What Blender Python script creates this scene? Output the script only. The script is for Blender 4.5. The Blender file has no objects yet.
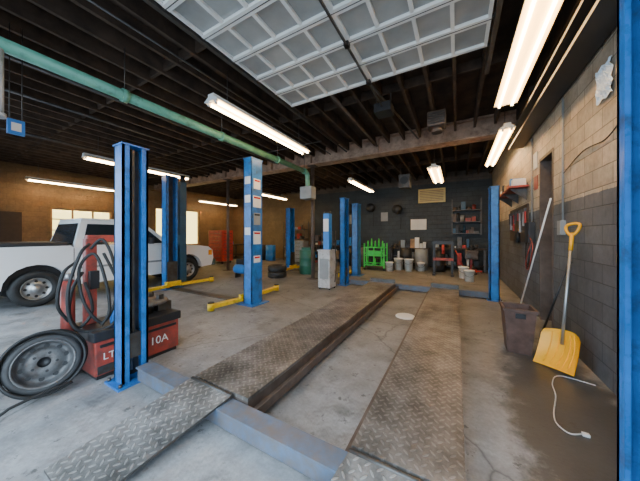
import bpy, bmesh, math, random
from mathutils import Vector, Matrix, Euler
random.seed(7)
PI=math.pi
# ------------------------------------------------------------------ materials
def newmat(name):
    m=bpy.data.materials.new(name); m.use_nodes=True
    nt=m.node_tree; b=nt.nodes['Principled BSDF']
    return m,nt,b
def N(nt,t,**kw):
    n=nt.nodes.new(t)
    for k,v in kw.items(): setattr(n,k,v)
    return n
def math_node(nt,op,a,b=None,clamp=False):
    n=N(nt,'ShaderNodeMath',operation=op); n.use_clamp=clamp
    for i,v in enumerate((a,b)):
        if v is None: continue
        if isinstance(v,(int,float)): n.inputs[i].default_value=v
        else: nt.links.new(v,n.inputs[i])
    return n.outputs[0]
def mixc(nt,f,a,b,blend='MIX'):
    n=N(nt,'ShaderNodeMix',data_type='RGBA',blend_type=blend)
    for i,v in ((0,f),(6,a),(7,b)):
        if isinstance(v,(int,float)): n.inputs[i].default_value=v
        elif isinstance(v,tuple): n.inputs[i].default_value=(*v[:3],1)
        else: nt.links.new(v,n.inputs[i])
    return n.outputs[2]
def noise(nt,vec,scale,detail=4,rough=.6):
    n=N(nt,'ShaderNodeTexNoise'); n.inputs['Scale'].default_value=scale
    n.inputs['Detail'].default_value=detail; n.inputs['Roughness'].default_value=rough
    nt.links.new(vec,n.inputs['Vector']); return n.outputs['Fac']
def ramp(nt,f,a,b,ca=(0,0,0),cb=(1,1,1)):
    r=N(nt,'ShaderNodeValToRGB'); nt.links.new(f,r.inputs[0])
    e=r.color_ramp.elements; e[0].position=a; e[1].position=b
    e[0].color=(*ca,1); e[1].color=(*cb,1); return r.outputs[0]
def bump(nt,b,h,dist=.005,strength=.6):
    n=N(nt,'ShaderNodeBump'); n.inputs['Distance'].default_value=dist; n.inputs['Strength'].default_value=strength
    nt.links.new(h,n.inputs['Height']); nt.links.new(n.outputs[0],b.inputs['Normal'])
def objco(nt): return N(nt,'ShaderNodeTexCoord').outputs['Object']
def geo(nt): return N(nt,'ShaderNodeNewGeometry').outputs['Position']
def simple(name,col,rough=.6,metal=0.,var=.25,scale=6,dirt=None,dirtamt=.5):
    m,nt,b=newmat(name); co=objco(nt)
    f=noise(nt,co,scale)
    lo=tuple(c*(1-var) for c in col); hi=tuple(min(1,c*(1+var)) for c in col)
    c=ramp(nt,f,.3,.7,lo,hi)
    if dirt:
        f2=noise(nt,co,scale*1.7,6,.7)
        c=mixc(nt,ramp(nt,f2,.6-dirtamt*.2,.75),c,dirt)
    nt.links.new(c,b.inputs['Base Color'])
    b.inputs['Roughness'].default_value=rough; b.inputs['Metallic'].default_value=metal
    return m
def emis(name,col,s):
    m,nt,b=newmat(name); b.inputs['Base Color'].default_value=(*col,1)
    b.inputs['Emission Color'].default_value=(*col,1); b.inputs['Emission Strength'].default_value=s
    return m
def glassy(name,col,alpha=.5):
    m,nt,b=newmat(name)
    out=nt.nodes['Material Output']; t=N(nt,'ShaderNodeBsdfTransparent'); t.inputs[0].default_value=(*col,1)
    g=N(nt,'ShaderNodeBsdfGlossy'); g.inputs['Roughness'].default_value=.05
    mx=N(nt,'ShaderNodeMixShader'); mx.inputs[0].default_value=.08
    nt.links.new(t.outputs[0],mx.inputs[1]); nt.links.new(g.outputs[0],mx.inputs[2]); nt.links.new(mx.outputs[0],out.inputs[0])
    return m
def block_mat(name,axis,split=None,up=(.3,.22,.15),low=(.12,.125,.13),mortar=.35,contrast=1.):
    m,nt,b=newmat(name); p=geo(nt); s=N(nt,'ShaderNodeSeparateXYZ'); nt.links.new(p,s.inputs[0])
    c=N(nt,'ShaderNodeCombineXYZ'); nt.links.new(s.outputs[axis],c.inputs[0]); nt.links.new(s.outputs[2],c.inputs[1])
    br=N(nt,'ShaderNodeTexBrick'); nt.links.new(c.outputs[0],br.inputs['Vector'])
    br.inputs['Scale'].default_value=1; br.inputs['Brick Width'].default_value=.4; br.inputs['Row Height'].default_value=.2
    br.inputs['Mortar Size'].default_value=.006; br.inputs['Mortar Smooth'].default_value=.3
    a1,a2=1-.2*contrast,1+.14*contrast
    br.inputs['Color1'].default_value=(a1,a1,a1,1); br.inputs['Color2'].default_value=(a2,a2,a2,1)
    br.inputs['Mortar'].default_value=(mortar,mortar,mortar,1)
    n1=noise(nt,p,1.3,6,.7); n2=noise(nt,p,14,5,.7)
    if split:
        wob=math_node(nt,'ADD',s.outputs[2],math_node(nt,'MULTIPLY',n2,.03))
        f=math_node(nt,'GREATER_THAN',wob,split)
        base=mixc(nt,f,low,up)
    else:
        base=mixc(nt,0.,low,up)
    col=mixc(nt,1.,base,br.outputs['Color'],'MULTIPLY')
    col=mixc(nt,1.,col,ramp(nt,n1,.3,.7,(.55,.53,.5),(1.2,1.2,1.2)),'MULTIPLY')
    col=mixc(nt,1.,col,ramp(nt,n2,.3,.75,(.75,.75,.75),(1.12,1.12,1.12)),'MULTIPLY')
    n3=noise(nt,p,2.6,7,.75)
    col=mixc(nt,math_node(nt,'MULTIPLY',ramp(nt,n3,.56,.72),.5),col,(.05,.045,.04))
    nt.links.new(col,b.inputs['Base Color']); b.inputs['Roughness'].default_value=.55
    h=math_node(nt,'ADD',math_node(nt,'MULTIPLY',br.outputs['Fac'],-1.),math_node(nt,'MULTIPLY',n2,.4))
    bump(nt,b,h,.006,.7)
    return m
def floor_mat():
    m,nt,b=newmat('concrete_floor'); p=geo(nt); s=N(nt,'ShaderNodeSeparateXYZ'); nt.links.new(p,s.inputs[0])
    n1=noise(nt,p,.7,8,.65); n2=noise(nt,p,4,8,.7); n3=noise(nt,p,30,4,.7)
    c=ramp(nt,n1,.32,.68,(.19,.193,.2),(.42,.43,.445))
    c=mixc(nt,1.,c,ramp(nt,n2,.3,.7,(.66,.65,.63),(1.16,1.16,1.16)),'MULTIPLY')
    c=mixc(nt,1.,c,ramp(nt,n3,.3,.7,(.82,.82,.82),(1.1,1.1,1.1)),'MULTIPLY')
    # floor tone gets darker and browner further in
    wy=math_node(nt,'DIVIDE',math_node(nt,'ADD',s.outputs[1],math_node(nt,'MULTIPLY',n1,2.)),7.)
    c=mixc(nt,1.,c,ramp(nt,wy,.25,.75,(1,1,1),(.74,.71,.67)),'MULTIPLY')
    # oily, damp strip between the lift and the right-hand wall
    dx=math_node(nt,'DIVIDE',math_node(nt,'SUBTRACT',s.outputs[0],.86),.52)
    dy=math_node(nt,'DIVIDE',math_node(nt,'SUBTRACT',s.outputs[1],2.5),2.2)
    r2=math_node(nt,'ADD',math_node(nt,'MULTIPLY',dx,dx),math_node(nt,'MULTIPLY',dy,dy))
    r2=math_node(nt,'ADD',r2,math_node(nt,'MULTIPLY',math_node(nt,'SUBTRACT',n2,.5),2.0))
    st=ramp(nt,r2,.55,1.1,(1,1,1),(0,0,0))
    c=mixc(nt,math_node(nt,'MULTIPLY',st,.86),c,(.036,.037,.039))
    v=noise(nt,p,1.9,7,.75)
    c=mixc(nt,math_node(nt,'MULTIPLY',ramp(nt,v,.54,.69),.75),c,(.065,.062,.057))
    v2=noise(nt,p,7,5,.75)
    c=mixc(nt,math_node(nt,'MULTIPLY',ramp(nt,v2,.6,.66),.7),c,(.04,.037,.033))
    vo=N(nt,'ShaderNodeTexVoronoi',feature='DISTANCE_TO_EDGE'); vo.inputs['Scale'].default_value=.45
    mp=N(nt,'ShaderNodeMix',data_type='VECTOR'); mp.inputs[0].default_value=.18
    nn=N(nt,'ShaderNodeTexNoise'); nn.inputs['Scale'].default_value=3; nn.inputs['Detail'].default_value=6; nt.links.new(p,nn.inputs['Vector'])
    nt.links.new(p,mp.inputs[4]); nt.links.new(nn.outputs['Color'],mp.inputs[5]); nt.links.new(mp.outputs[1],vo.inputs['Vector'])
    c=mixc(nt,math_node(nt,'MULTIPLY',ramp(nt,vo.outputs['Distance'],.0,.005,(1,1,1),(0,0,0)),.6),c,(.04,.04,.04))
    nt.links.new(c,b.inputs['Base Color'])
    rr=ramp(nt,n2,.3,.7,(.45,.45,.45),(.8,.8,.8)); nt.links.new(mixc(nt,math_node(nt,'MULTIPLY',st,.7),rr,(.28,.28,.28)),b.inputs['Roughness'])
    bump(nt,b,math_node(nt,'ADD',n3,n2),.004,.4)
    return m
def diamond_mat(name,base,top,rough=.5,metal=.5,s=.05):
    m,nt,b=newmat(name); p=objco(nt)
    rot=N(nt,'ShaderNodeVectorRotate',rotation_type='Z_AXIS'); rot.inputs['Angle'].default_value=PI/4
    nt.links.new(p,rot.inputs['Vector'])
    sp=N(nt,'ShaderNodeSeparateXYZ'); nt.links.new(rot.outputs[0],sp.inputs[0])
    u=math_node(nt,'DIVIDE',sp.outputs[0],s); v=math_node(nt,'DIVIDE',sp.outputs[1],s)
    fu=math_node(nt,'SUBTRACT',math_node(nt,'SUBTRACT',u,math_node(nt,'FLOOR',u)),.5)
    fv=math_node(nt,'SUBTRACT',math_node(nt,'SUBTRACT',v,math_node(nt,'FLOOR',v)),.5)
    par=math_node(nt,'FLOORED_MODULO',math_node(nt,'ADD',math_node(nt,'FLOOR',u),math_node(nt,'FLOOR',v)),2.)
    def ell(a,c):
        x=math_node(nt,'DIVIDE',a,.47); y=math_node(nt,'DIVIDE',c,.16)
        return math_node(nt,'SUBTRACT',1.,math_node(nt,'ADD',math_node(nt,'MULTIPLY',x,x),math_node(nt,'MULTIPLY',y,y)),clamp=True)
    e1=ell(fu,fv); e2=ell(fv,fu)
    h=math_node(nt,'ADD',math_node(nt,'MULTIPLY',e1,par),math_node(nt,'MULTIPLY',e2,math_node(nt,'SUBTRACT',1.,par)))
    hh=ramp(nt,h,0,.4)
    n1=noise(nt,p,2.2,7,.7); n2=noise(nt,p,18,4,.7)
    c=ramp(nt,n1,.3,.7,tuple(x*.5 for x in base),tuple(x*1.3 for x in base))
    c=mixc(nt,math_node(nt,'MULTIPLY',hh,.6),c,top)
    c=mixc(nt,1.,c,ramp(nt,n1,.35,.6,(.5,.48,.46),(1.05,1.05,1.05)),'MULTIPLY')
    c=mixc(nt,1.,c,ramp(nt,n2,.3,.7,(.75,.75,.75),(1.1,1.1,1.1)),'MULTIPLY')
    nt.links.new(c,b.inputs['Base Color']); b.inputs['Roughness'].default_value=rough; b.inputs['Metallic'].default_value=metal
    bump(nt,b,hh,.004,.9)
    return m

M={}
M['floor']=floor_mat()
M['ground']=simple('asphalt_ground',(.36,.36,.37),.9,0,.2,3)
M['wr']=block_mat('block_wall_right',1,1.97,(.50,.43,.345),(.125,.137,.158))
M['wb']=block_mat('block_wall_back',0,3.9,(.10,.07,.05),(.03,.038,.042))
M['wl']=block_mat('block_wall_left',1,None,(.4,.28,.15),(.23,.145,.07),.75,.35)
M['ceil']=simple('ceiling_boards',(.05,.03,.019),.85,0,.5,3)
M['joist']=simple('joist_wood',(.065,.041,.027),.8,0,.5,4)
M['beam']=simple('painted_beam',(.46,.31,.22),.6,0,.2,3,(.14,.07,.045),.8)
M['blue']=simple('blue_paint',(.018,.15,.46),.33,0,.25,4,(.035,.05,.07),.5)
M['bluew']=simple('worn_blue_paint',(.09,.15,.24),.5,.1,.3,6,(.16,.125,.10),1.6)
M['teal']=simple('dark_teal_paint',(.02,.07,.12),.4,0,.2,4)
M['dpr']=diamond_mat('rusty_diamond_plate',(.21,.19,.172),(.36,.34,.315),.42,.35)
M['dps']=diamond_mat('steel_diamond_plate',(.27,.265,.255),(.54,.53,.51),.4,.45)
M['steel']=simple('dark_steel',(.10,.095,.09),.45,.7,.3,5,(.1,.06,.04),.5)
M['rustst']=simple('rusty_steel',(.12,.09,.075),.6,.3,.3,5)
M['alu']=simple('bare_metal',(.45,.45,.45),.35,.8,.15,5)
M['white']=simple('white_enamel',(.72,.72,.7),.4,0,.06,3)
M['carw']=simple('car_white',(.8,.8,.8),.25,0,.03,2)
M['glass_dark']=simple('tinted_glass',(.02,.025,.03),.08,0,.1,2)
M['chrome']=simple('chrome',(.6,.6,.6),.2,.9,.05,2)
M['rubber']=simple('black_rubber',(.018,.018,.018),.6,0,.3,8)
M['dusty']=simple('dusty_rubber',(.04,.04,.041),.65,0,.3,8)
M['blackp']=simple('black_plastic',(.02,.02,.022),.45,0,.2,5)
M['red']=simple('red_paint',(.45,.035,.025),.45,0,.2,5,(.06,.03,.025),.5)
M['redo']=simple('faded_red_paint',(.34,.05,.035),.5,0,.3,6,(.10,.05,.04),.9)
M['yellow']=simple('yellow_paint',(.8,.52,.01),.45,0,.15,5,(.15,.1,.04),.4)
M['shovel']=simple('shovel_yellow_plastic',(.90,.42,.002),.45,0,.06,5)
M['gpipe']=simple('green_pipe_paint',(.13,.36,.26),.45,0,.15,4,(.07,.12,.09),.5)
M['green']=simple('bright_green_paint',(.05,.62,.08),.4,0,.1,4)
M['dgreen']=simple('dark_green_plastic',(.02,.12,.08),.5,0,.15,4)
M['doorp']=simple('door_panel_grey',(.38,.38,.36),.6,0,.2,2)
M['doorf']=simple('door_rib_white',(.84,.83,.79),.5,0,.08,3)
M['grey']=simple('grey_enamel',(.26,.27,.27),.45,0,.15,4)
M['lgrey']=simple('light_grey_enamel',(.5,.5,.5),.45,0,.15,4,(.2,.17,.14),.5)
M['rimg']=simple('rim_grey',(.15,.152,.155),.5,.3,.3,7,(.07,.05,.04),.8)
M['binb']=simple('brown_grey_bin',(.10,.055,.042),.55,0,.4,7)
M['wood']=simple('worn_wood',(.34,.22,.12),.65,0,.3,6)
M['paper']=simple('paper',(.74,.74,.72),.8,0,.08,3)
M['plastic_film']=simple('plastic_film',(.58,.70,.82),.3,0,.15,12)
M['beige']=simple('beige_enamel',(.70,.55,.22),.5,0,.1,4)
M['dwood']=simple('brown_door',(.05,.032,.022),.6,0,.2,4)
M['cordw']=simple('grey_cord',(.6,.6,.58),.5)
M['tube']=emis('fluorescent_tube',(1,.76,.42),34)
M['lens']=emis('fluorescent_glow',(1,.60,.20),6)
M['blues']=simple('sign_blue',(.03,.2,.6),.4,0,.1,4)
M['glass']=glassy('window_glass_glow_tint',(1,.80,.42))  # warm tint put into the glass colour to imitate the windows' yellow glow
M['amber']=simple('amber_lens',(.8,.3,.03),.2)
M['redl']=simple('red_lens',(.5,.02,.02),.2)

# ------------------------------------------------------------------ mesh builder
class B:
    def __init__(s,name): s.name=name; s.bm=bmesh.new(); s.mats=[]
    def mi(s,k):
        m=M[k]
        if m not in s.mats: s.mats.append(m)
        return s.mats.index(m)
    def _add(s,verts,faces,k,smooth=False,mat=None):
        vs=[s.bm.verts.new(mat@Vector(v) if mat else Vector(v)) for v in verts]
        i=s.mi(k); out=[]
        for f in faces:
            try: fc=s.bm.faces.new([vs[j] for j in f])
            except ValueError: continue
            fc.material_index=i; fc.smooth=smooth if not isinstance(smooth,set) else (tuple(f) in smooth)
            out.append(fc)
        return out
    def box(s,x0,x1,y0,y1,z0,z1,k,rot=None,bev=0):
        c=Vector(((x0+x1)/2,(y0+y1)/2,(z0+z1)/2)); hx,hy,hz=abs(x1-x0)/2,abs(y1-y0)/2,abs(z1-z0)/2
        m=Matrix.Translation(c)
        if rot: m=m@Euler(rot).to_matrix().to_4x4()
        vs=[(a*hx,b*hy,d*hz) for a in(-1,1) for b in(-1,1) for d in(-1,1)]
        fs=[(0,1,3,2),(4,6,7,5),(0,4,5,1),(2,3,7,6),(0,2,6,4),(1,5,7,3)]
        out=s._add(vs,fs,k,False,m)
        if bev:
            es=list({e for f in out for e in f.edges})
            r=bmesh.ops.bevel(s.bm,geom=es,offset=bev,segments=2,affect='EDGES',profile=.6)
            for f in r['faces']: f.material_index=s.mi(k)
    def cyl(s,p0,p1,r0,k,r1=None,seg=20,cap=True):
        r1=r0 if r1 is None else r1
        s.lathe([(r0,0),(r1,(Vector(p1)-Vector(p0)).length)],p0,Vector(p1)-Vector(p0),k,seg,cap)
    def lathe(s,prof,origin,axis,k,seg=24,cap=False):
        q=Vector((0,0,1)).rotation_difference(Vector(axis).normalized()).to_matrix().to_4x4()
        m=Matrix.Translation(Vector(origin))@q
        n=len(prof); vs=[]; fs=[]
        for r,h in prof:
            for i in range(seg):
                a=2*PI*i/seg; vs.append((r*math.cos(a),r*math.sin(a),h))
        for j in range(n-1):
            for i in range(seg):
                i2=(i+1)%seg; fs.append((j*seg+i,j*seg+i2,(j+1)*seg+i2,(j+1)*seg+i))
        sm=set(fs)
        if cap: fs.append(tuple(range(seg-1,-1,-1))); fs.append(tuple((n-1)*seg+i for i in range(seg)))
        s._add(vs,fs,k,sm,m)
    def tube(s,pts,r,k,seg=8,smooth=True,sub=6):
        P=[Vector(p) for p in pts]
        if smooth and len(P)>2:
            Q=[]
            for i in range(len(P)-1):
                a=P[max(i-1,0)];b=P[i];c=P[i+1];d=P[min(i+2,len(P)-1)]
                for t in range(sub):
                    u=t/sub
                    Q.append(.5*((2*b)+(-a+c)*u+(2*a-5*b+4*c-d)*u*u+(-a+3*b-3*c+d)*u**3))
            Q.append(P[-1]); P=Q
        vs=[];fs=[];n=len(P)
        nrm=None
        for i,p in enumerate(P):
            t=(P[min(i+1,n-1)]-P[max(i-1,0)]).normalized()
            if nrm is None:
                nrm=t.cross(Vector((0,0,1)))
                if nrm.length<.1: nrm=t.cross(Vector((1,0,0)))
                nrm.normalize()
            nrm=(nrm-t*nrm.dot(t)).normalized(); bn=t.cross(nrm)
            for j in range(seg):
                a=2*PI*j/seg; vs.append(p+nrm*math.cos(a)*r+bn*math.sin(a)*r)
        for i in range(n-1):
            for j in range(seg):
                j2=(j+1)%seg; fs.append((i*seg+j,i*seg+j2,(i+1)*seg+j2,(i+1)*seg+j))
        sm=set(fs); fs.append(tuple(range(seg-1,-1,-1))); fs.append(tuple((n-1)*seg+j for j in range(seg)))
        s._add(vs,fs,k,sm)
    def prism(s,poly,a0,a1,k,axis='x'):
        def mk(a,p):
            return (a,p[0],p[1]) if axis=='x' else ((p[0],a,p[1]) if axis=='y' else (p[0],p[1],a))
        n=len(poly); vs=[mk(a0,p) for p in poly]+[mk(a1,p) for p in poly]
        fs=[tuple(range(n)),tuple(range(2*n-1,n-1,-1))]+[(i,(i+1)%n,n+(i+1)%n,n+i) for i in range(n)]
        s._add(vs,fs,k)
    def quad(s,pts,k): s._add(pts,[tuple(range(len(pts)))],k)
    def done(s,parent=None):
        bmesh.ops.recalc_face_normals(s.bm,faces=s.bm.faces[:])
        xs=[v.co for v in s.bm.verts]
        c=Vector(((min(v.x for v in xs)+max(v.x for v in xs))/2,(min(v.y for v in xs)+max(v.y for v in xs))/2,min(v.z for v in xs)))
        bmesh.ops.translate(s.bm,verts=s.bm.verts[:],vec=-c)
        me=bpy.data.meshes.new(s.name); s.bm.to_mesh(me); s.bm.free()
        for m in s.mats: me.materials.append(m)
        o=bpy.data.objects.new(s.name,me); o.location=c
        bpy.context.scene.collection.objects.link(o)
        if parent: o.parent=parent
        return o
def label(name,txt,loc,rot,size,k,parent):
    cu=bpy.data.curves.new(name,'FONT'); cu.body=txt; cu.size=size; cu.extrude=.001
    o=bpy.data.objects.new(name,cu); bpy.context.scene.collection.objects.link(o)
    me=bpy.data.meshes.new_from_object(o); bpy.data.objects.remove(o)
    me.materials.clear(); me.materials.append(M[k])
    o=bpy.data.objects.new(name,me); bpy.context.scene.collection.objects.link(o)
    o.parent=parent; o.location=Vector(loc)-parent.location; o.rotation_euler=rot
    return o

# ------------------------------------------------------------------ room
def wall(name,axis,a,b,u0,u1,z0,z1,holes,k):
    o=B(name); us=sorted({u0,u1,*[h[0] for h in holes],*[h[1] for h in holes]}); zs=sorted({z0,z1,*[h[2] for h in holes],*[h[3] for h in holes]})
    for i in range(len(us)-1):
        for j in range(len(zs)-1):
            cu=(us[i]+us[i+1])/2; cz=(zs[j]+zs[j+1])/2
            if any(h[0]<cu<h[1] and h[2]<cz<h[3] for h in holes): continue
            if axis=='x': o.box(a,b,us[i],us[i+1],zs[j],zs[j+1],k)
            else: o.box(us[i],us[i+1],a,b,zs[j],zs[j+1],k)
    return o.done()
XL,XR,YF,YB,ZC=-14.2,1.3,-.3,12.5,4.35
o=B('floor'); o.box(XL-.2,XR+.2,YF-.2,YB+.2,-.15,0,'floor'); o.done()
o=B('ground_outside'); o.box(-40,25,-30,40,-.3,-.16,'ground'); o.done()
wall('wall_right','x',XR,XR+.2,YF,YB,0,ZC,[(5.05,5.75,0,2.85)],'wr')
# dark side passage behind the doorway
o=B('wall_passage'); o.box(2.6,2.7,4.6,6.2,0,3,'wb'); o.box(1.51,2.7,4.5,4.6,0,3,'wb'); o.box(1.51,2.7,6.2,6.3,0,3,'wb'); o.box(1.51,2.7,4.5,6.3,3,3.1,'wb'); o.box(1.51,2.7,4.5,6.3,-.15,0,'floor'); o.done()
wall('wall_back','y',YB,YB+.2,XL-.2,XR+.2,0,ZC,[],'wb')
wall('wall_left','x',XL-.2,XL,YF,YB,0,ZC,[(3.3,5.3,1.25,2.6),(7.2,9.8,.9,3.0)],'wl')
wall('wall_front','y',YF-.2,YF,XL-.2,XR+.2,0,ZC,[(-3.3,1.25,0,3.8),(-9.6,-5,0,3.3)],'wl')
o=B('ceiling'); o.box(XL-.2,XR+.2,YF-.2,YB+.2,ZC,ZC+.15,'ceil'); o.done()
o=B('ceiling_joists')
x=XL+.2
while x<XR-.1:
    for y0,y1 in((YF+.01,7.0),(7.4,YB-.01)): o.box(x,x+.05,y0,y1,4.1,ZC,'joist')
    x+=.41
for yy in (2.2,4.6,9.9):
    x=XL+.25
    while x<XR-.55:
        o.box(x+.0,x+.36,yy,yy+.04,4.14,4.3,'joist'); x+=.41
o.done()
o=B('trim_1'); o.box(XL+.01,-7.6,YB-.03,YB-.001,0,ZC-.3,'wl'); o.done()
o=B('steel_beam')
o.box(XL+.01,XR-.01,7.0,7.38,3.86,3.9,'beam'); o.box(XL+.01,XR-.01,7.0,7.38,4.3,4.345,'beam'); o.box(XL+.01,XR-.01,7.12,7.16,3.9,4.3,'beam')
for x in (-11,-8.5,-6,-4.3,-2,-.3): o.box(x-.01,x+.01,7.02,7.36,3.9,4.3,'beam')
o.done()
for x in(-4.3,-8.5):
    o=B('steel_column'); o.cyl((x,7.19,0.02),(x,7.19,3.84),.06,'rustst'); o.box(x-.15,x+.15,7.04,7.34,0,.02,'rustst'); o.box(x-.13,x+.13,7.06,7.32,3.83,3.86,'rustst'); o.done()
def window(name,y0,y1,z0,z1,nv,nh):
    o=B(name); X=XL-.1
    for a,b,c,d in((y0,y1,z0,z0+.06),(y0,y1,z1-.06,z1),(y0,y0+.06,z0+.06,z1-.06),(y1-.06,y1,z0+.06,z1-.06)): o.box(X-.04,X+.06,a,b,c,d,'wood')
    for i in range(1,nv): 
        y=y0+(y1-y0)*i/nv; o.box(X-.02,X+.03,y-.03,y+.03,z0,z1,'wood')
    for i in range(1,nh):
        z=z0+(z1-z0)*i/nh; o.box(X-.02,X+.03,y0,y1,z-.02,z+.02,'wood')
    o.box(X-.005,X+.0,y0,y1,z0,z1,'glass'); o.done()
window('window_1',3.3,5.3,1.25,2.6,3,3); window('window_2',7.2,9.8,.9,3.0,2,1)
o=B('door_1'); o.box(XL+.001,XL+.05,.7,2.55,0,2.35,'dwood'); o.box(XL+.05,XL+.06,.85,1.55,.2,2.2,'wood'); o.box(XL+.05,XL+.06,1.7,2.4,.2,2.2,'dwood'); o.box(XL+.05,XL+.1,2.3,2.4,1.0,1.05,'chrome')
o.done()
o=B('door_2')
for a,b in((5.051,5.09),(5.71,5.749)): o.box(1.29,1.505,a,b,0,2.849,'rustst')
o.box(1.29,1.505,5.09,5.71,2.8,2.849,'rustst')
o.box(1.52,2.15,5.69,5.73,.01,2.79,'dwood'); o.box(2.03,2.07,5.63,5.69,1.0,1.04,'chrome'); o.done()

# ------------------------------------------------------------------ four post lift
def channel(o,x,y,h,dirx,k='blue',w=.3,d=.24,t=.02,z0=.02,base=.08):
    xb=x-dirx*d/2
    o.box(min(xb,xb+dirx*t),max(xb,xb+dirx*t),y-w/2,y+w/2,z0,h,k)
    for s in(-1,1):
        o.box(x-d/2,x+d/2,y+s*w/2-t*(s>0),y+s*w/2+t*(s<0),z0,h,k)
        xe=x+dirx*d/2
        ya=y+s*w/2; yb=y+s*(w/2-.06)
        o.box(min(xe,xe-dirx*t),max(xe,xe-dirx*t),min(ya,yb),max(ya,yb),z0,h,k)
    o.box(min(xb+dirx*t,xb+dirx*(t+.004)),max(xb+dirx*t,xb+dirx*(t+.004)),y-w/2+t,y+w/2-t,z0,h,'steel')
    o.box(x-d/2-.01,x+d/2+.01,y-w/2-.01,y+w/2+.01,h,h+.015,k)
    o.box(x-d/2-base,x+d/2+base,y-w/2-base,y+w/2+base,0,z0,k)
lift=B('four_post_lift')
for x,y,s,h,w in((-2.96,1.27,1,2.4,.23),(.732,1.5,-1,2.6,.3),(-2.98,6.85,1,2.6,.3),(.75,6.95,-1,2.6,.3)):
    channel(lift,x,y,h,s,w=w,d=.18,base=.06)
    lift.cyl((x,y,.1),(x,y,h),.012,'alu',seg=8); lift.box(x-.03,x+.05*s+.03,y-.05,y+.05,.25,.5,'steel')
    lift.box(x-.04,x+.04,y-.012,y+.012,.3,h-.02,'steel')
    for b in(-1,1):
        for c in (-1,1): lift.cyl((x+b*.12,y+c*(w/2+.03),.02),(x+b*.12,y+c*(w/2+.03),.05),.016,'steel',seg=6)
for y in(1.33,6.95):
    lift.box(-2.84,.64,y-.06,y+.06,.02,.145,'bluew',bev=.006); lift.box(-2.84,.64,y-.075,y+.075,.145,.16,'bluew')
for x0,x1,xr in((-2.12,-1.45,-1.6),(-.57,.04,.04)):
    Y0,Y1=1.42,6.75
    lift.box(x0,x1,Y0,Y1,.17,.2,'dpr')
    for a,b in((x0,x0+.03),(x1-.03,x1)): lift.box(a,b,Y0,Y1,.045,.17,'rustst')
    lift.box(x0+.03,x1-.03,Y0,Y0+.02,.045,.17,'rustst'); lift.box(x0+.03,x1-.03,Y1-.02,Y1,.045,.17,'rustst')
    lift.box(x0,x1,Y1-.05,Y1,.2,.3,'steel')
    lift.cyl((x0,Y0-.03,.185),(xr,Y0-.03,.185),.02,'steel',seg=10)
    vs=[(x0,Y0-.05,.195),(xr,Y0-.05,.195),(xr-.16,.5,.02),(x0-.16,.5,.02)]
    lift.quad(vs,'dps'); lift.quad([(a,b,c-.018) for a,b,c in vs],'dps')
    for i in range(4):
        p,q=vs[i],vs[(i+1)%4]; lift.quad([p,q,(q[0],q[1],q[2]-.018),(p[0],p[1],p[2]-.018)],'steel')
lift.box(-1.45,-1.36,1.42,6.75,.06,.09,'rustst'); lift.box(-1.37,-1.36,1.42,6.75,.09,.14,'rustst')
lift.box(-.64,-.57,1.42,6.75,.06,.09,'rustst')
lift.done()
o=B('floor_drain_cover'); o.cyl((-.83,4.7,0),(-.83,4.7,.012),.17,'paper',seg=28); o.cyl((-.83,4.7,.012),(-.83,4.7,.02),.15,'white',seg=28); o.done()

# ------------------------------------------------------------------ two post lifts
def twopost(xa,xb,y,h,detail):
    o=B('two_post_lift')
    for x,s in((xa,1),(xb,-1)):
        w=.32;d=.24
        channel(o,x,y,h,s,'blue',w,d,.02,.02,.05)
        o.box(x-d/2-.12,x+d/2+.12,y-w/2-.1,y+w/2+.1,0,.018,'blue')
        o.box(x-.08+s*.06,x+.08+s*.06,y-.14,y+.14,.1,.75,'steel')
        o.box(x+s*.13-.03,x+s*.13+.09*s,y-.2,y+.2,.07,.2,'yellow')
        for sy,L in((-1,.85),(1,1.15)):
            a=Vector((x+s*.2,y+sy*.15,.1)); bb=Vector((x+s*.28,y+sy*L,.1))
            dvec=(bb-a); ang=math.atan2(dvec.x,dvec.y); c=(a+bb)/2
            o.box(c.x-.06,c.x+.06,c.y-dvec.length/2,c.y+dvec.length/2,.06,.13,'yellow',rot=(0,0,-ang))
            o.cyl((bb.x,bb.y,0.02),(bb.x,bb.y,.16),.065,'yellow',seg=16); o.cyl((bb.x,bb.y,.16),(bb.x,bb.y,.18),.06,'rubber',seg=16)
        if detail and s<0:
            xx=x+d/2
            for z0,z1,w0,kk in((2.5,2.72,.1,'paper'),(2.1,2.35,.12,'paper'),(1.72,1.98,.1,'grey'),(1.3,1.58,.11,'paper'),(.9,1.05,.1,'paper')):
                o.box(xx,xx+.003,y-w0,y+w0,z0,z1,kk)
                o.box(xx+.003,xx+.004,y-w0+.02,y+w0-.02,z1-.06,z1-.02,'redl' if kk=='paper' else 'blackp')
            for z in(1.5,2.2,2.6): o.box(x-.08,x+.08,y-w/2-.003,y-w/2,z,z+.16,'paper')
        if detail and s>0:
            o.box(x-.03,x+.13,y+.23,y+.41,.05,h-.1,'teal')
            o.box(x-.02,x+.12,y+.16,y+.23,1.2,1.5,'teal'); o.cyl((x+.05,y+.34,h-.1),(x+.05,y+.34,h+.1),.07,'blackp')
    o.box(xa+.2,xb-.2,y-.12,y+.12,.0,.015,'steel')
    o.done()
twopost(-7.13,-3.93,4.0,3.15,True)
twopost(-6.35,-3.3,8.7,2.65,False)

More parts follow.
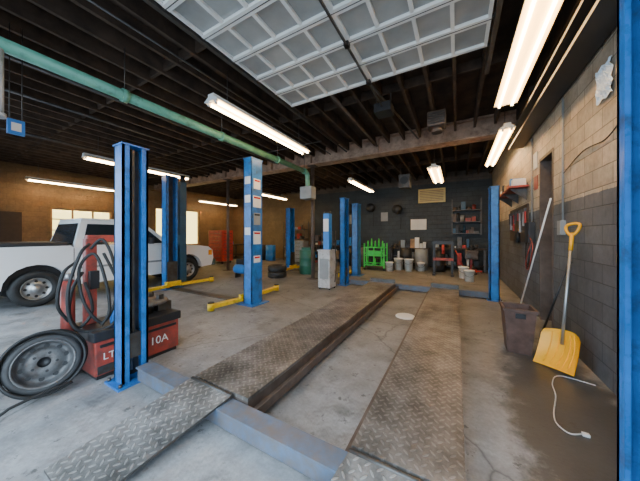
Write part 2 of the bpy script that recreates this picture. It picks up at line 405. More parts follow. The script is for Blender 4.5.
# ------------------------------------------------------------------ overhead sectional door
g=B('garage_door')
X0,X1,Y0,Y1,Z=-2.66,.33,.1,3.7,3.9
nc,nr=8,8
g.box(X0,X1,Y0,Y1,Z,Z+.03,'doorp')
for i in range(nc+1):
    x=X0+(X1-X0)*i/nc; w=.035 if i in(0,nc,4) else .02
    g.box(max(X0,x-w),min(X1,x+w),Y0,Y1,Z-.035,Z-.001,'doorf')
for j in range(nr+1):
    y=Y0+(Y1-Y0)*j/nr; w=.04
    g.box(X0,X1,max(Y0,y-w),min(Y1,y+w),Z-.04,Z-.002,'doorf')
    if 0<j<nr: g.box(X0,X1,y-.004,y+.004,Z-.043,Z-.038,'steel')
for x in(X0-.05,X1+.05):
    g.box(x-.02,x+.02,YF+.02,4.3,Z-.06,Z-.05,'steel'); g.box(x-.025,x-.02,YF+.02,4.3,Z-.06,Z+.0,'steel'); g.box(x+.02,x+.025,YF+.02,4.3,Z-.06,Z+.0,'steel')
    for y in(1.2,2.6,4.2): g.box(x-.012,x+.012,y-.02,y+.02,Z-.05,4.08,'steel')
    for j in range(nr+1):
        y=Y0+(Y1-Y0)*j/nr; g.cyl((x-.02,y,Z-.02),(x+.05 if x<-1 else x-.06,y,Z-.02),.02,'steel',seg=10)
g.box(-1.19,-1.17,YF+.02,4.4,Z-.09,Z-.06,'steel'); g.box(-1.33,-1.03,4.4,4.7,Z-.16,Z-.0,'blackp')
g.box(-1.32,-1.3,4.5,4.53,Z,4.08,'steel'); g.box(-1.06,-1.04,4.5,4.53,Z,4.08,'steel')
for y in(1.8,2.75,3.6): g.box(-1.21,-1.15,y,y+.07,Z-.09,Z-.04,'blackp')
g.done()

# ------------------------------------------------------------------ fluorescent lights
def fluo(x,y0,y1,z,w=.22,stem=True):
    o=B('fluorescent_light')
    o.prism([(x-.06,z+.09),(x+.06,z+.09),(x+.06,z+.05),(x+w/2,z+.0),(x+w/2,z-.012),(x-w/2,z-.012),(x-w/2,z),(x-.06,z+.05)],y0,y1,'white','y')
    for s in(-1,1):
        o.cyl((x+s*w*.27,y0+.05,z-.035),(x+s*w*.27,y1-.05,z-.035),.019,'tube',seg=10)
        for y in(y0+.02,y1-.05): o.box(x+s*w*.27-.02,x+s*w*.27+.02,y,y+.03,z-.06,z-.01,'white')
    o.box(x-w/2+.005,x+w/2-.005,y0+.05,y1-.05,z-.016,z-.012,'lens')
    if stem:
        for y in(y0+.3,y1-.3): o.tube([(x,y,z+.09),(x,y,4.085)],.006,'steel',smooth=False,seg=6)
    o.done()
fluo(-3.15,2.35,4.95,3.48,.28)
fluo(-8.3,2.5,5.3,3.5)
fluo(-13.4,2.5,5.2,3.5)
fluo(-13.1,9,11.8,3.5)
fluo(-3.4,8.3,11,3.5)
fluo(-.6,7.9,10.3,3.5,.36)
fluo(.76,2.1,5.5,3.85,.34)
fluo(.86,5.95,8.9,3.6,.26)
fluo(-8.3,8.3,11,3.5)

o=B('overhead_rail'); o.box(1.02,1.28,YF+.02,6.9,3.42,3.46,'blackp'); o.box(1.02,1.28,YF+.02,6.9,3.66,3.7,'blackp'); o.box(1.12,1.16,YF+.02,6.9,3.46,3.66,'blackp')
for y in(.5,3,5.5): o.box(1.1,1.18,y,y+.06,3.7,4.09,'steel')
o.done()
o=B('green_pipe'); X=-4.0
o.tube([(X,YF+.02,3.42),(X,6.2,3.42)],.07,'gpipe',seg=20,smooth=False)
o.tube([(X,6.2,3.42),(X,6.3,3.40),(X,6.36,3.33),(X,6.38,3.22),(X,6.38,2.95)],.07,'gpipe',seg=20)
for y in(1.6,3.2,4.9,6.15): o.cyl((X,y,3.42),(X,y+.07,3.42),.088,'gpipe'); o.tube([(X,y+.035,3.5),(X,y+.035,4.09)],.008,'steel',smooth=False,seg=6)
o.box(X-.2,X+.2,6.25,6.55,2.6,2.98,'grey',bev=.02)
o.cyl((X,.55,2.72),(X,.55,3.36),.055,'lgrey'); o.cyl((X,.55,2.68),(X,.55,2.72),.07,'lgrey')
o.done()
o=B('ceiling_conduit')
for x,z,r in((-2.95,4.05,.02),(-3.5,4.06,.015),(-5.6,4.05,.025),(-6.9,4.05,.03),(-9.5,4.05,.03)): o.tube([(x,YF+.02,z),(x,6.95,z)],r,'steel',smooth=False)
o.tube([(-13.9,5.8,4.04),(-3.2,5.8,4.04)],.02,'steel',smooth=False)
o.tube([(-1.3,3.9,4.06),(-.9,6.95,4.06)],.02,'steel',smooth=False); o.tube([(-2.0,4.0,4.06),(-2.0,6.95,4.06)],.03,'rustst',smooth=False)
o.done()
o=B('overhead_heater'); o.box(-.55,-.2,5.6,5.95,3.78,4.09,'rustst',bev=.03)
for i in range(5): o.box(-.53,-.22,5.58,5.6,3.82+i*.05,3.84+i*.05,'steel')
o.cyl((-.37,5.78,3.68),(-.37,5.78,3.78),.11,'rustst'); o.done()
o=B('unit_heater'); o.box(-1.9,-1.5,9.4,9.8,3.25,3.75,'steel',bev=.02); o.cyl((-1.7,9.4,3.52),(-1.7,9.37,3.52),.14,'blackp')
for x in(-1.85,-1.55): o.tube([(x,9.6,3.75),(x,9.6,4.09)],.01,'steel',smooth=False)
o.done()
o=B('hanging_sign'); o.box(-4.78,-4.74,.74,.88,2.74,2.92,'blues'); o.box(-4.739,-4.735,.77,.85,2.78,2.88,'paper'); o.tube([(-4.76,.76,2.92),(-4.76,.76,4.09)],.006,'steel',smooth=False); o.tube([(-4.76,.86,2.92),(-4.76,.86,4.09)],.006,'steel',smooth=False); o.done()

# ------------------------------------------------------------------ pickup truck
def truck():
    o=B('pickup_truck'); xn,xf=-7.62,-9.5
    def arch(c,r=.47,z=.42,n=10): 
        return [(c-r*math.cos(PI*i/n), z+ r*math.sin(PI*i/n)*.98) for i in range(n+1)]
    poly=[(.38,.5)]+arch(1.58)+[(2.3,.36),(4.2,.36)]+arch(4.88)+[(5.72,.45),(5.8,.7),(5.76,.98),(5.6,1.1),(5.2,1.16),(4.35,1.22),(2.12,1.22),(2.1,1.26),(.36,1.26),(.34,.9)]
    o.prism(poly,xn,xf,'carw')
    o.box(xn-.2,xf+.2,.6,5.6,.4,.9,'blackp')
    zb,zt=1.21,1.86
    bt=[(xn-.04,2.15),(xn-.04,4.38),(xf+.04,4.38),(xf+.04,2.15)]; tp=[(xn-.2,2.32),(xn-.2,3.62),(xf+.2,3.62),(xf+.2,2.32)]
    vs=[(x,y,zb) for x,y in bt]+[(x,y,zt) for x,y in tp]
    o._add(vs,[(0,1,5,4),(1,2,6,5),(2,3,7,6),(3,0,4,7)],'carw')
    o.box(tp[2][0]-.0,tp[0][0],2.32,3.62,zt,zt+.05,'carw',bev=.02)
    def side(y0,y1,y2,y3,u0,u1,side=1):
        def P(y,u):
            x=(xn-.04)+(-.16)*u if side>0 else (xf+.04)+.16*u
            return (x+side*.012,y,zb+(zt-zb)*u)
        o.quad([P(y0,u0),P(y1,u0),P(y2,u1),P(y3,u1)],'glass_dark')
    for s in(1,-1):
        side(3.08,4.12,3.6,3.08,.08,.86,s); side(2.3,3.0,3.0,2.42,.08,.86,s)
    def F(x,u,front=True):
        y=(4.38-.76*u) if front else (2.15+.17*u)
        return (x,y+(.012 if front else -.012),zb+(zt-zb)*u)
    for fr in(True,False): o.quad([F(xn-.16,.1,fr),F(xf+.16,.1,fr),F(xf+.27,.88,fr),F(xn-.27,.88,fr)],'glass_dark')
    o.box(xf+.06,xn-.06,.42,2.08,1.26,1.34,'blackp',bev=.03)
    for y in(2.14,3.04,4.22): o.box(xn,xn+.004,y-.006,y+.006,.45,1.2,'blackp')
    o.box(xn,xn+.012,2.2,4.2,.72,.77,'grey'); o.box(xn,xn+.012,.45,1.0,.72,.77,'grey')
    o.box(xn,xn+.03,3.12,3.28,.98,1.02,'blackp'); 
    o.box(xn+.0,xn+.17,3.68,3.76,1.25,1.43,'blackp',bev=.02)
    o.box(xn,xn+.006,.37,.5,.85,1.2,'redl'); o.box(xn,xn+.006,5.6,5.74,.8,.98,'amber')
    o.box(xf+.02,xn-.02,.18,.36,.45,.66,'chrome',bev=.03); o.box(xf+.02,xn-.02,5.74,5.92,.42,.66,'chrome',bev=.03)
    o.box(xf+.4,xn-.4,5.765,5.79,.72,.96,'blackp')
    for s in(xn-.22,xf+.22): o.box(s-.17,s+.17,5.77,5.8,.74,.94,'paper')
    for y in(1.58,4.88):
        for x,s in((xn-.03,1),(xf+.03,-1)):
            ax=(s,0,0); org=(x-s*.24,y,.375)
            o.lathe([(.22,.0),(.34,.0),(.37,.03),(.375,.12),(.37,.21),(.34,.24),(.235,.245),(.225,.22)],org,ax,'rubber',36)
            o.lathe([(.23,.05),(.23,.225),(.215,.235),(.205,.20),(.17,.18),(.12,.2),(.075,.215),(.07,.25),(0.001,.25)],org,ax,'alu',36)
            for i in range(8):
                a=2*PI*i/8; c=Vector((x-s*.045,y+.155*math.cos(a),.375+.155*math.sin(a)))
                o.cyl(c,c+Vector((s*.012,0,0)),.026,'blackp',seg=10)
    return o.done()
truck()

# ------------------------------------------------------------------ tire changer
tc=bpy.data.objects.new('tire_changer',None); tc.location=(-3.5,1.45,0); bpy.context.scene.collection.objects.link(tc)
def childify(o,p): 
    o.parent=p; o.location=o.location-p.location
D=-.08
o=B('cabinet'); o.box(-3.7+D,-3.14+D,1.06,1.92,.04,.40,'redo',bev=.015); o.box(-3.68+D,-3.16+D,1.08,1.9,0,.04,'blackp'); o.box(-3.72+D,-3.12+D,1.04,1.94,.40,.5,'blackp',bev=.01)
o.box(-3.14+D,-3.13+D,1.1,1.88,.33,.36,'blackp'); o.box(-3.14+D,-3.13+D,1.08,1.34,.06,.14,'steel')
o.box(-3.6+D,-3.3+D,1.75,1.92,.5,.62,'steel',bev=.01)
childify(o.done(),tc)
o=B('turntable'); o.cyl((-3.42+D,1.65,.5),(-3.42+D,1.65,.62),.09,'steel'); o.lathe([(.0,.0),(.24,0),(.26,.02),(.24,.05),(0,.05)],(-3.42+D,1.65,.62),(0,0,1),'rimg',30)
for i in range(4):
    a=PI/4+i*PI/2; c=(-3.42+D+.17*math.cos(a),1.65+.17*math.sin(a)); o.box(c[0]-.03,c[0]+.03,c[1]-.03,c[1]+.03,.67,.73,'steel')
childify(o.done(),tc)
o=B('column'); o.box(-3.60+D,-3.5+D,1.1,1.2,.5,1.46,'redo',bev=.01); o.box(-3.6+D,-3.52+D,1.12,1.7,1.42,1.5,'redo',bev=.01)
o.cyl((-3.56+D,1.62,1.1),(-3.56+D,1.62,1.62),.022,'chrome'); o.box(-3.61+D,-3.51+D,1.57,1.67,1.0,1.12,'steel',bev=.01); o.box(-3.5+D,-3.44+D,1.12,1.2,.9,1.1,'blackp')
o.cyl((-3.66+D,1.0,.02),(-3.66+D,1.0,1.0),.06,'redo'); o.cyl((-3.66+D,1.0,1.0),(-3.66+D,1.0,1.08),.035,'alu')
childify(o.done(),tc)
o=B('air_hose')
o.tube([(-3.45,1.1,1.35),(-3.38,1.18,1.45),(-3.34,1.26,1.2),(-3.33,1.28,.8),(-3.33,1.16,.56),(-3.36,1.02,.8),(-3.42,1.0,1.15),(-3.36,1.1,1.3),(-3.28,1.16,1.05),(-3.27,1.2,.7),(-3.3,1.14,.54)],.015,'rubber')
o.tube([(-3.55,1.0,1.2),(-3.5,.9,1.1),(-3.5,.86,.8),(-3.52,.95,.6)],.015,'rubber')
o.tube([(-3.5,1.05,1.1),(-3.42,.95,.95),(-3.4,.92,.7),(-3.42,1.0,.54),(-3.4,1.1,.7),(-3.44,1.05,1.0)],.015,'rubber')
o.tube([(-3.48,1.1,1.4),(-3.4,1.0,1.3),(-3.36,.9,.95),(-3.34,.92,.62),(-3.33,1.05,.5),(-3.28,1.25,.55),(-3.3,1.3,.9),(-3.42,1.2,1.3)],.015,'rubber')
childify(o.done(),tc)
label('label_model','110A',(-3.128+D,1.5,.17),(PI/2,0,PI/2),.13,'paper',tc)
label('label_maker','LTD',(-3.128+D,1.12,.2),(PI/2,0,PI/2),.1,'paper',tc)
# steel wheel with tyre and hose coil hung round it
o=B('spare_wheel')
ax=Vector((1,-.2,.22)).normalized(); org=Vector((-3.38,.745,.305))-ax*.08
q=Vector((0,0,1)).rotation_difference(ax)
o.lathe([(.2,0),(.23,0),(.252,.03),(.256,.09),(.252,.15),(.24,.175),(.21,.182),(.198,.17)],org,ax,'dusty',44)
o.lathe([(.205,.16),(.204,.188),(.194,.19),(.186,.15),(.178,.07),(.17,.055),(.15,.05),(.13,.06),(.11,.075),(.06,.075),(.045,.07)],org,ax,'rimg',44)
o.lathe([(.045,.07),(.044,.03),(.001,.03)],org,ax,'blackp',30)
for i in range(5):
    a=2*PI*i/5; c=org+q@Vector((.083*math.cos(a),.083*math.sin(a),.072)); o.cyl(c,c+ax*.006,.012,'blackp',seg=10)
for i in range(10):
    a=2*PI*(i+.5)/10; c=org+q@Vector((.146*math.cos(a),.146*math.sin(a),.05)); o.cyl(c,c+ax*.008,.02,'blackp',seg=12)
P=[]
for i in range(97):
    a=2*PI*i/24+.4; r=.262+.02*(.5+.5*math.sin(i*.33))
    P.append(org+q@Vector((r*math.cos(a),r*math.sin(a)+.012*math.sin(i*.21),.06+.035*i/24+.012*math.sin(i*.7))))
P=[Vector((p.x,p.y,max(p.z,.013))) for p in P]
P+= [Vector((-3.15,.5,.1)),Vector((-3.12,.35,.013)),Vector((-3.5,.25,.013)),Vector((-3.9,.4,.013)),Vector((-4.3,.3,.013))]
o.tube(P,.012,'rubber',sub=3)
o.done()
o=B('floor_cable'); o.tube([(-4.4,.6,.012),(-4.0,.55,.012),(-3.6,.32,.012),(-3.2,.2,.012),(-3.0,.33,.012),(-3.3,.15,.012),(-4.3,.1,.012)],.012,'rubber'); o.done()
o=B('spray_bottle'); o.lathe([(0.001,0),(.045,0),(.048,.02),(.048,.1),(.02,.14),(.015,.17),(0.001,.17)],(-3.4,1.3,.5),(0,0,1),'blues',18); o.cyl((-3.4,1.3,.67),(-3.4,1.3,.7),.018,'paper'); o.done()

# ------------------------------------------------------------------ right wall items
o=B('snow_shovel')
bot=Vector((.99,3.66,.0)); top=Vector((1.23,4.1,1.6))
d=(top-bot).normalized()
sh=bot+d*.40
o.tube([sh-d*.12,top-d*.08],.016,'alu',smooth=False,seg=12)
o.tube([top-d*.3,top-d*.08],.02,'shovel',smooth=False,seg=12)
side=d.cross(Vector((-.8,-.6,0))).normalized(); nf=side.cross(d).normalized()
if nf.x>0: nf=-nf
c=top
o.tube([c-d*.12,c-d*.07+side*.05,c+side*.075,c+d*.035+side*.045,c+d*.035-side*.045,c-side*.075,c-d*.07-side*.05,c-d*.12],.016,'shovel',sub=4)
W,H,nx,ny=.42,.44,14,10
def SP(u,v,off=0): 
    w=W/2*(1-.06*v)*(1-.18*max(0,v-.8)/.2*abs(u))
    return bot+d*(H*v+.005-.03*u*u*(v>.99))+side*(u*w)-nf*(.09*(1-u*u)*(.35+.65*math.sin(PI*min(1,v*1.05)*.85)))+nf*(.04+off)+nf*.06*(1-v)**2
grid=[SP(i/nx*2-1,j/ny) for j in range(ny+1) for i in range(nx+1)]
fs=[(j*(nx+1)+i,j*(nx+1)+i+1,(j+1)*(nx+1)+i+1,(j+1)*(nx+1)+i) for j in range(ny) for i in range(nx)]
o._add(grid,fs,'shovel',True)
o._add([p-nf*.008 for p in grid],fs,'shovel',True)
for u in(-.6,-.3,0,.3,.6): o.tube([SP(u,v,.004) for v in(.1,.3,.5,.7,.9)],.006,'shovel',seg=6,sub=2)
o.done()
o=B('trash_can'); cx,cy=.69,4.05
def sq(w,d_,z): return [(cx-w,cy-d_,z),(cx+w,cy-d_,z),(cx+w,cy+d_,z),(cx-w,cy+d_,z)]
r=[sq(.12,.12,.0),sq(.16,.17,.54),sq(.175,.185,.54),sq(.175,.185,.57),sq(.15,.16,.57),sq(.11,.11,.03)]
vs=[p for q_ in r for p in q_]; fs=[(0,1,2,3)]
for j in range(5):
    for i in range(4): fs.append((j*4+i,j*4+(i+1)%4,(j+1)*4+(i+1)%4,(j+1)*4+i))
fs.append((20,21,22,23)); o._add(vs,fs,'binb'); o.box(cx-.05,cx+.05,cy-.19,cy-.18,.46,.52,'blackp'); o.done()
o=B('push_broom'); o.tube([(1.05,5.95,.12),(1.23,4.9,2.05)],.013,'paper',smooth=False); o.box(.9,1.22,5.9,5.98,.06,.13,'wood'); o.box(.91,1.21,5.91,5.97,0,.06,'blackp'); o.done()
o=B('garden_fork'); o.tube([(1.05,4.6,.05),(1.27,4.35,1.15)],.014,'blackp',smooth=False); o.tube([(1.27,4.29,1.15),(1.27,4.41,1.15)],.014,'blackp',smooth=False)
for k_ in(-.06,0,.06): o.tube([(1.06,4.6+k_,.12),(1.05,4.6+k_,.0)],.006,'steel',smooth=False)
o.tube([(1.06,4.54,.12),(1.06,4.66,.12)],.008,'steel',smooth=False); o.done()
o=B('extension_cord'); o.tube([(1.2,3.45,.01),(.95,3.5,.01),(.84,3.3,.01),(.80,3.05,.01),(.71,2.75,.01),(.69,2.6,.01),(.74,2.52,.01),(.82,2.56,.01)],.005,'cordw'); o.box(.82,.86,2.55,2.575,0,.02,'paper'); o.done()
o=B('rolled_mat'); o.tube([(1.0,2.4,.05),(1.24,2.9,.5)],.04,'rubber',smooth=False,seg=16); o.tube([(1.0,2.4,.05),(1.02,2.44,.09)],.046,'blackp',smooth=False,seg=16); o.done()
o=B('plastic_sheet'); nx,ny=16,18; g_=[]
for j in range(ny+1):
    for i in range(nx+1):
        e=random.uniform(-.004,.004)
        g_.append((1.288-.02*abs(math.sin(i*1.1+j*.5))*(.4+.6*math.sin(j*.3)**2)+e*.5,3.37+.3*i/nx+e+.012*math.sin(j*.9),2.86+.34*j/ny+.012*math.sin(i*.8)))
o._add(g_,[(j*(nx+1)+i,j*(nx+1)+i+1,(j+1)*(nx+1)+i+1,(j+1)*(nx+1)+i) for j in range(ny) for i in range(nx)],'plastic_film'); o.done()
o=B('wall_wiring')
o.tube([(1.285,3.2,2.55),(1.285,3.5,2.45),(1.285,4.0,2.48),(1.285,4.6,2.35)],.006,'rubber')
o.tube([(1.28,4.6,3.4),(1.28,4.6,1.7)],.012,'grey',smooth=False); o.tube([(1.28,6.2,3.4),(1.28,6.2,1.6)],.014,'grey',smooth=False)
o.box(1.24,1.3,4.55,4.68,1.5,1.7,'grey',bev=.006); o.box(1.2,1.3,6.05,6.35,1.35,1.75,'blackp',bev=.01)
o.tube([(1.27,6.2,1.35),(1.2,6.25,1.0),(1.24,6.4,.8),(1.22,6.1,.9),(1.25,6.0,1.3),(1.2,6.1,1.5)],.01,'redo')
for i in range(3): o.tube([(1.25,6.4+.12*math.cos(a*PI/6)*1.2,1.2+.3*math.sin(a*PI/6)-.05*i) for a in range(13)],.01,'rubber')
o.done()
o=B('wall_shelf'); o.box(.98,1.298,6.5,8.5,2.5,2.54,'redo')
for y in(6.7,7.5,8.3): o.prism([(1.0,2.5),(1.298,2.5),(1.298,2.25)],y,y+.02,'steel','y')
for y,w,h,k in((6.6,.2,.16,'paper'),(6.9,.14,.22,'blues'),(7.15,.2,.12,'redo'),(7.5,.25,.2,'wood'),(7.9,.15,.25,'blackp'),(8.15,.2,.15,'paper')): o.box(1.05,1.27,y,y+w,2.54,2.54+h,k,bev=.004)
o.done()
o=B('tool_pegboard'); o.box(1.27,1.298,6.5,8.4,1.35,2.15,'dwood')
for i in range(11):
    y=6.6+i*.17; h=random.uniform(.2,.5); o.box(1.24,1.27,y,y+.04,2.05-h,2.05,random.choice(['alu','steel','red','blackp'])); o.box(1.23,1.27,y-.02,y+.06,2.0,2.07,'steel')
o.cyl((1.2,7.3,1.45),(1.27,7.3,1.45),.14,'blackp'); o.done()
o=B('wall_notice'); 
for y,z,w,h,k in((5.9,2.75,.25,.3,'paper'),(5.88,2.35,.2,.25,'redo')): o.box(1.288,1.299,y,y+w,z,z+h,k)
o.done()

# ------------------------------------------------------------------ back area
o=B('wall_vent'); o.box(-1.6,-.45,12.4,12.499,3.0,3.65,'beige',bev=.01)
for i in range(7): o.box(-1.52,-.53,12.37,12.4,3.08+i*.075,3.11+i*.075,'wood')
o.done()
o=B('tool_cart'); x0,x1,y0,y1=-3.5,-2.65,10.2,10.7
for x in(x0,x1):
    for y in(y0,y1): o.box(x-.025,x+.025,y-.025,y+.025,.1,1.15,'green'); o.lathe([(0.001,-.02),(.06,-.02),(.06,.02),(.001,.02)],(x,y,.06),(1,0,0),'rubber',16)
for z in(.2,.6,.95): o.box(x0,x1,y0,y1,z,z+.03,'green'); 
for z in(.3,.7): o.box(x0,x1,y0-.02,y0,z,z+.04,'green')
for i in range(5):
    x=x0+.1+i*.16; o.cyl((x,y0+.2,.98),(x,y0+.2,1.25+.1*(i%2)),.045,'green',r1=.02); o.cyl((x,y0+.1,.23),(x,y0+.1,.5),.055,['green','blackp'][i%2])
    if i in(0,2,4): o.box(x-.02,x+.02,y0-.02,y0+.01,.23,.95,'green')
o.box(x0+.12,x1-.12,y0+.05,y1-.05,.63,.82,'green')
o.done()
def bucket(x,y,r,h,k):
    o=B('bucket'); o.lathe([(.001,0),(r*.85,0),(r,h),(r*1.05,h),(r*1.05,h-.04),(r*1.01,h-.04)],(x,y,0),(0,0,1),k,24); o.lathe([(.001,h-.01),(r*.98,h-.01)],(x,y,0),(0,0,1),k,24)
    o.tube([(x-r,y,h-.05),(x-r*.8,y-r*.6,h-.15),(x,y-r*1.1,h-.2),(x+r*.8,y-r*.6,h-.15),(x+r,y,h-.05)],.005,'steel'); o.done()
for x,y,r,h,k in((-2.2,10.9,.19,.5,'white'),(-1.75,10.7,.18,.5,'white'),(-2.45,10.3,.16,.38,'paper'),(-1.3,10.9,.15,.36,'white'),(.35,9.3,.15,.36,'white'),(.2,9.9,.16,.4,'paper')): bucket(x,y,r,h,k)
def drum(x,y,r,h,k):
    o=B('oil_drum'); p=[(.001,0),(r,0)]
    for q_ in(.33,.66): p+=[(r,h*q_-.03),(r*1.04,h*q_),(r,h*q_+.03)]
    p+=[(r,h),(r*.97,h),(r*.95,h-.015),(.001,h-.015)]
    o.lathe(p,(x,y,0),(0,0,1),k,28); o.cyl((x+r*.5,y,h-.015),(x+r*.5,y,h+.01),.03,'steel'); o.done()
for a in((-2.0,11.45,.26,.9,'blackp'),(-1.35,11.4,.26,.88,'grey'),(-4.0,11.2,.28,.9,'rustst'),(-4.7,11.3,.28,.9,'blackp'),(-9.6,11.2,.29,.9,'blues'),(-10.3,11.3,.29,.9,'blackp'),(-.65,11.2,.24,.85,'blackp')): drum(*a)
def workbench(name,x0,x1,y0,y1,h,stuff):
    o=B(name); o.box(x0,x1,y0,y1,h-.06,h,'dwood',bev=.005); o.box(x0+.05,x1-.05,y0+.05,y1-.02,.2,.23,'dwood')
    for x in(x0+.04,x1-.1):
        for y in(y0+.03,y1-.1): o.box(x,x+.07,y,y+.07,0,h-.06,'steel')
    x=x0+.06
    while x<x1-.25:
        w=random.uniform(.08,.24); hh=random.uniform(.1,.5); k=random.choice(stuff); yy=random.uniform(y0+.1,y0+.25)
        if random.random()<.45: o.cyl((x+w/2,yy+.1,h),(x+w/2,yy+.1,h+hh*.7),w*.4,k,seg=14)
        else: o.box(x,x+w,yy,yy+.22,h,h+hh,k,bev=.005)
        if random.random()<.8: o.box(x,x+w*.95,y0+.1,y0+.4,.23,.23+min(.5,hh*1.1),random.choice(stuff))
        x+=w+random.uniform(0,.05)
    o.done()
workbench('workbench',-.9,1.05,11.7,12.09,.95,['grey','blackp','red','paper','steel','blackp','teal','rustst'])
workbench('workbench',-2.9,-1.1,11.85,12.4,.9,['grey','blackp','steel','paper','blackp','wood','rustst'])
workbench('workbench',-7.3,-4.2,11.75,12.35,.95,['grey','blackp','redo','paper','steel','blues','wood'])
workbench('workbench',-13.4,-12.2,10.6,12.0,.9,['grey','blackp','steel','blues','wood'])
o=B('wall_poster'); 
for x,z,w,h,k in((-1.95,1.75,.7,.5,'paper'),(-3.4,2.2,.35,.45,'grey'),(-5.6,2.1,.6,.5,'grey')): o.box(x,x+w,12.485,12.499,z,z+h,k)
o.done()
def rack(name,x0,x1,y0,y1,zs,stuff,zlow=0):
    o=B(name); top=zs[-1]+.5
    for z in zs: o.box(x0,x1,y0,y1,z,z+.03,'steel')
    for x in(x0,x1-.03):
        for y in(y0,y1-.03): o.box(x,x+.03,y,y+.03,zlow,top,'steel')
    for z in zs:
        x=x0+.05
        while x<x1-.25:
            w=random.uniform(.08,.22); h=random.uniform(.08,.38); k=random.choice(stuff)
            if random.random()<.35: o.cyl((x+w/2,y0+.15,z+.03),(x+w/2,y0+.15,z+.03+h),w*.42,k,seg=12)
            else: o.box(x,x+w,y0+.04,y0+.3,z+.03,z+.03+h,k)
            x+=w+random.uniform(.0,.03)
    o.done()
st=['redo','grey','blackp','rustst','steel','blackp','rustst','teal','blackp']
rack('wall_rack',-.2,.9,12.1,12.495,(1.55,2.05,2.55),st,1.5)
rack('storage_shelf',-9.2,-7.7,11.9,12.4,(.15,.7,1.25,1.8),st+['blues','red'])
rack('storage_shelf',-6.25,-5.0,10.15,10.5,(.15,.7,1.2),st+['blues'])
for x,z in((-3.9,2.9),(-4.9,2.9),(-2.55,2.75)):
    o=B('hose_reel'); y=12.3
    o.lathe([(.001,-.12),(.22,-.12),(.22,-.1),(.1,-.1),(.1,.1),(.22,.1),(.22,.12),(.001,.12)],(x,y,z),(0,1,0),'blackp',28)
    for i in range(5): o.lathe([(.12,-.09+i*.04),(.17,-.09+i*.04),(.17,-.055+i*.04),(.12,-.055+i*.04)],(x,y,z),(0,1,0),'rubber',24)
    o.box(x-.04,x+.04,y+.12,12.499,z-.15,z+.15,'steel'); o.tube([(x+.15,y,z-.1),(x+.17,y,z-.6),(x+.14,y,z-1.0)],.012,'rubber'); o.done()
o=B('floor_jack'); x,y=.25,10.5
o.box(x-.2,x+.4,y+.3,y+.6,.06,.2,'red',bev=.02); o.tube([(x,y+.45,.2),(x-.3,y+.45,.9)],.02,'red',smooth=False); o.cyl((x+.3,y+.45,.2),(x+.3,y+.45,.3),.06,'steel')
for a in(-.15,.35):
    for b in(.3,.6): o.lathe([(.001,-.02),(.06,-.02),(.06,.02),(.001,.02)],(x+a,y+b,.06),(0,1,0),'steel',14)
o.done()
o=B('shop_press'); x,y=-.45,10.2
for a in(-.3,.3): o.box(x+a-.04,x+a+.04,y-.04,y+.04,0,1.25,'blackp'); o.box(x+a-.05,x+a+.05,y-.25,y+.25,0,.06,'blackp')
o.box(x-.34,x+.34,y-.05,y+.05,1.15,1.28,'blackp'); o.box(x-.34,x+.34,y-.06,y+.06,.55,.65,'redo'); o.cyl((x,y,.8),(x,y,1.15),.05,'red'); o.done()
o=B('engine_stand'); x,y=.5,11.32
o.box(x-.35,x+.35,y-.03,y+.03,.06,.12,'red'); o.box(x-.03,x+.03,y-.3,y+.3,.06,.12,'red'); o.box(x-.04,x+.04,y+.2,y+.28,.12,.85,'red'); o.box(x-.22,x+.22,y-.15,y+.2,.55,.9,'rustst',bev=.03); o.cyl((x-.1,y-.15,.7),(x-.1,y-.22,.7),.09,'steel'); o.cyl((x,y,.9),(x,y,1.0),.12,'blackp')
for a,b in((-.33,0),(.33,0),(0,-.28),(0,.28)): o.lathe([(.001,-.02),(.04,-.02),(.04,.02),(.001,.02)],(x+a,y+b,.04),(0,1,0),'rubber',12)
o.done()
o=B('tool_chest'); x0,x1,y0,y1=-11.7,-10.6,8.6,9.3
o.box(x0,x1,y0,y1,.12,1.75,'red',bev=.02)
for i in range(8): 
    z=.2+i*.18; o.box(x1,x1+.012,y0+.03,y1-.03,z,z+.16,'red'); o.box(x1+.012,x1+.03,y0+.1,y1-.1,z+.11,z+.13,'chrome'); o.box(x0+.03,x1-.03,y0-.012,y0,z,z+.16,'red'); o.box(x0+.1,x1-.1,y0-.03,y0-.012,z+.11,z+.13,'chrome')
for a in(x0+.1,x1-.1):
    for b in(y0+.1,y1-.1): o.lathe([(.001,-.02),(.06,-.02),(.06,.02),(.001,.02)],(a,b,.06),(1,0,0),'rubber',14)
o.done()
o=B('waste_barrel'); o.lathe([(.001,0),(.29,0),(.3,.02),(.3,.3),(.31,.32),(.3,.34),(.3,.6),(.31,.62),(.3,.64),(.3,.9),(.28,.92),(.001,.92)],(-5.1,8.1,0),(0,0,1),'dgreen',30); o.box(-5.3,-4.9,8.0,8.2,.92,1.02,'dgreen'); o.done()
o=B('waste_oil_tank'); o.box(-3.36,-3.0,5.9,6.3,.05,1.05,'lgrey',bev=.015); o.box(-3.38,-2.98,5.88,6.32,1.05,1.09,'lgrey',bev=.01); o.box(-3.28,-3.1,6.05,6.25,1.09,2.1,'blues',bev=.01); o.box(-3.27,-3.11,6.04,6.05,1.6,1.95,'paper'); o.cyl((-3.19,6.15,2.1),(-3.19,6.15,2.16),.1,'blackp')
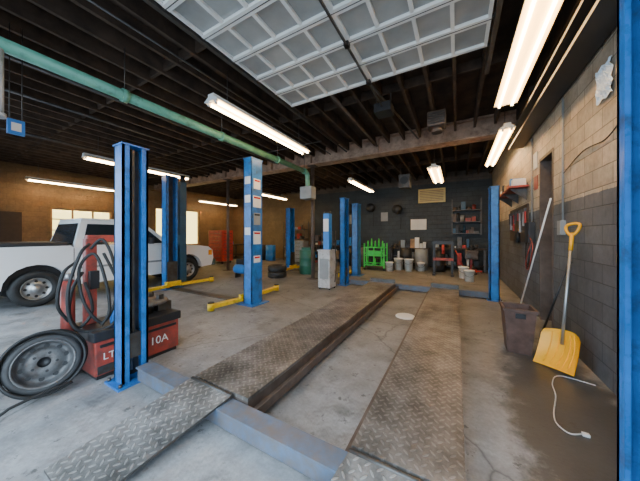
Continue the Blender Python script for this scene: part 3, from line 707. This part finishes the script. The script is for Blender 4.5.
o.box(-3.3,-3.04,5.885,5.9,.3,.85,'grey'); o.tube([(-3.05,6.1,1.09),(-2.95,6.1,1.3),(-2.9,6.1,.7),(-2.94,6.1,.2)],.015,'rubber')
for a in(-3.33,-3.03):
    for b in(5.95,6.25): o.cyl((a,b,0),(a,b,.05),.02,'rubber')
o.done()
o=B('air_compressor'); x,y=-6.6,6.2
o.lathe([(.001,-.35),(.1,-.35),(.16,-.3),(.17,-.2),(.17,.2),(.16,.3),(.1,.35),(.001,.35)],(x,y,.3),(1,0,0),'blues',24); o.box(x-.2,x+.2,y-.1,y+.1,.47,.66,'blackp',bev=.02)
for a in(-.22,.22): o.box(x+a-.02,x+a+.02,y-.12,y+.12,0,.15,'steel')
o.done()
o=B('tool_cabinet'); o.box(-7.6,-6.9,10.6,11.1,.08,1.2,'grey',bev=.02)
for i in range(5): o.box(-7.57,-6.93,10.585,10.6,.15+i*.2,.32+i*.2,'grey'); o.box(-7.4,-7.1,10.57,10.585,.27+i*.2,.29+i*.2,'chrome')
for a in(-7.52,-6.98):
    for b in(10.68,11.02): o.cyl((a,b,0),(a,b,.08),.03,'rubber')
o.done()
for n,(x,y) in enumerate(((-5.6,6.9),(-10.6,7.0))):
    o=B('tire_stack')
    for i in range(4 if n else 2): o.lathe([(.19,.01),(.3,.0),(.33,.03),(.335,.1),(.33,.18),(.3,.21),(.19,.2),(.18,.1),(.19,.01)],(x+random.uniform(-.02,.02),y,i*.215),(0,0,1),'rubber',30)
    o.done()

# ------------------------------------------------------------------ world, camera
w=bpy.data.worlds.new('World'); bpy.context.scene.world=w; w.use_nodes=True
bg=w.node_tree.nodes['Background']; bg.inputs[0].default_value=(.64,.82,1,1); bg.inputs[1].default_value=7.2
cam=bpy.data.cameras.new('Camera'); co=bpy.data.objects.new('Camera',cam); bpy.context.scene.collection.objects.link(co)
co.location=(0,0,1.5); co.rotation_euler=(PI/2,0,math.radians(29.2)); cam.sensor_width=36; cam.lens=13.78; cam.shift_y=-5.5/640; cam.clip_start=.05
bpy.context.scene.camera=co
